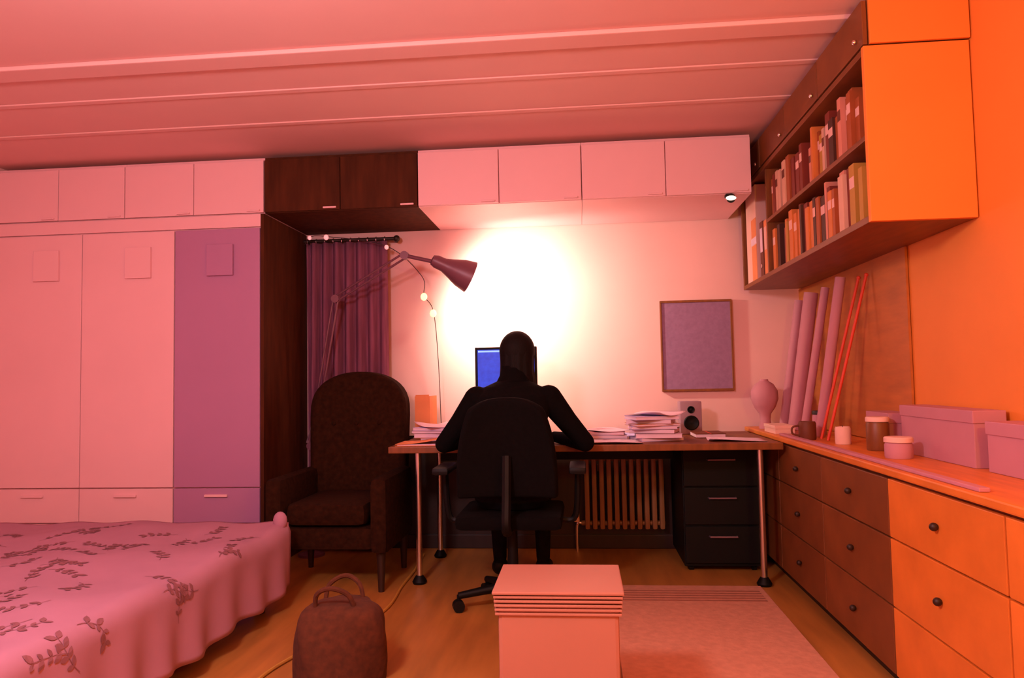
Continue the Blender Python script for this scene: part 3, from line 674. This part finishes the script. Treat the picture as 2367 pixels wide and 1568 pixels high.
for k, (y0, y1, hh, lab) in enumerate([(3.28, 3.52, .15, 'pale lidded paper box at the wall, furthest back on the worktop'), (2.60, 3.16, .19, 'long pale lidded box against the orange wall mid worktop'), (1.95, 2.52, .16, 'pale lidded box against the orange wall near the frame edge')]):
    t = thing('paper_box', (1.35, (y0 + y1) / 2, ZT), lab, 'box', 'pale boxes along the right wall')
    MB().box((1.30, y0, ZT), (1.40, y1, ZT + hh), .003).build('box_base', 'pale_tube', t)
    MB().box((1.296, y0 - .004, ZT + hh - .04), (1.404, y1 + .004, ZT + hh + .003), .003).build('box_lid', 'pale_tube', t)
tag(MB().box((1.055, 2.10, ZT), (1.085, 4.10, ZT + .012), .003).build('ruler', 'pale_tube'), 'long pale wooden batten lying along the worktop edge', 'batten')

# ---------------------------------------------------------------- on the floor
rg = thing('rug', (.51, 2.64, 0), 'salmon rug with thin border stripes on the wooden floor', 'rug')
RX0, RX1, RY0, RY1 = .125, .90, 1.3, 3.98  # added floor mat; its salmon tone stands in for the pink lit floor
MB().box((RX0, RY0, .0005), (RX1, RY1, .010), .003).build('pile', 'rug', rg)
for k in range(5): MB().box((RX0 + .03, RY1 - .10 - k * .04, .009), (RX1 - .03, RY1 - .115 - k * .04, .0125), .001).build('border_stripe', 'rug_stripe', rg)
bx = thing('storage_box', (-.085, 2.36, 0), 'pale plastic storage box with ribbed rim standing on the floor in the foreground', 'box')
ax0, ax1, ay0, ay1 = -.275, .106, 2.20, 2.52
MB().box((ax0 + .012, ay0 + .012, 0), (ax1 - .012, ay1 - .012, .44), .012).build('body', 'box_pale', bx)
for k in range(5):
    z = .405 + k * .0125
    MB().box((ax0 + .004 - .001 * k, ay0 + .004 - .001 * k, z), (ax1 - .004 + .001 * k, ay1 - .004 + .001 * k, z + .0075), .002).build('rib', 'box_pale', bx)
MB().box((ax0 - .004, ay0 - .004, .466), (ax1 + .004, ay1 + .004, .476), .004).build('lid', 'box_pale', bx)
# dark canvas bag near the bed
bg = thing('canvas_bag', (-.93, 2.72, 0), 'slumped dark brown canvas bag on the floor between bed and storage box', 'bag')
def bagf(u, v):
    a = u * 2 * PI; z = .29 * math.sin(v * PI / 2) ** .9
    r = (1 - v ** 3.2) ** .5; wob = 1 + .07 * math.sin(3 * a + 4 * v) + .04 * math.sin(7 * a + 9 * v)
    return Vector((-.93 + .17 * r * wob * math.cos(a) + .03 * v, 2.72 + .15 * r * wob * math.sin(a), .002 + z))
MB().grid(bagf, 40, 18).build('bag_body', 'bag', bg, smooth=True)
for s_ in (-1, 1):
    MB().tube([(-.99, 2.72 + s_ * .05, .26), (-.98, 2.72 + s_ * .07, .33), (-.92, 2.72 + s_ * .09, .36), (-.86, 2.72 + s_ * .07, .33), (-.84, 2.72 + s_ * .05, .26)], .009).build('bag_handle', 'bag', bg, smooth=True)
tag(MB().tube([(-1.02, 4.66, .008), (-.99, 4.25, .008), (-.985, 3.95, .008), (-.97, 3.5, .008), (-1.12, 3.1, .008), (-1.22, 2.7, .008), (-1.14, 2.3, .008), (-1.2, 1.6, .008)], .0075, 8, 10).build('power_cable', 'cable', smooth=True), 'ochre power cable snaking over the floor beside the bed', 'cable')

# ---------------------------------------------------------------- the room's other lamps (behind and beside the camera)
t = thing('pendant_lamp', (-1.0, .9, 1.9), 'round opal glass pendant lamp hanging from the ceiling', 'lamp')
MB().cyl((-1.0, .9, 2.12), (-1.0, .9, H - .02), .004, n=8).build('cord', 'wire', t)
MB().lathe([(0, 0), (.05, 0), (.045, .02), (0, .02)], (-1.0, .9, H - .0205)).build('ceiling_rose', 'cream', t, smooth=True)
pl = bpy.data.lights.new('pendant_light', 'POINT'); pl.energy = PENDANT_W; pl.color = PENDANT_C; pl.shadow_soft_size = .14
po = bpy.data.objects.new('pendant_light', pl); C.objects.link(po); po.location = (-1.0, .9, 1.97)
MB().lathe([(.03, .15), (.05, .14), (.05, .10), (.03, .10)], (-1.0, .9, 2.0)).build('socket', 'black', t, smooth=True)
fx, fy = .92, .42
t = thing('floor_lamp', (fx, fy, 0), 'slim floor lamp with bare orange bulb beside the dresser', 'lamp')
MB().lathe([(0, 0), (.10, 0), (.10, .015), (.02, .03), (0, .03)], (fx, fy, 0)).build('base', 'chrome', t, smooth=True)
MB().cyl((fx, fy, .02), (fx, fy, 1.58), .010, n=14).build('pole', 'chrome', t, smooth=True)
MB().lathe([(0, 0), (.022, 0), (.026, .05), (0, .05)], (fx, fy, 1.575)).build('socket', 'black', t, smooth=True)
sl = bpy.data.lights.new('floor_lamp_light', 'POINT'); sl.energy = FLOOR_LAMP_W; sl.color = FLOOR_LAMP_C; sl.shadow_soft_size = .05
so = bpy.data.objects.new('floor_lamp_light', sl); C.objects.link(so); so.location = (fx, fy, 1.70)
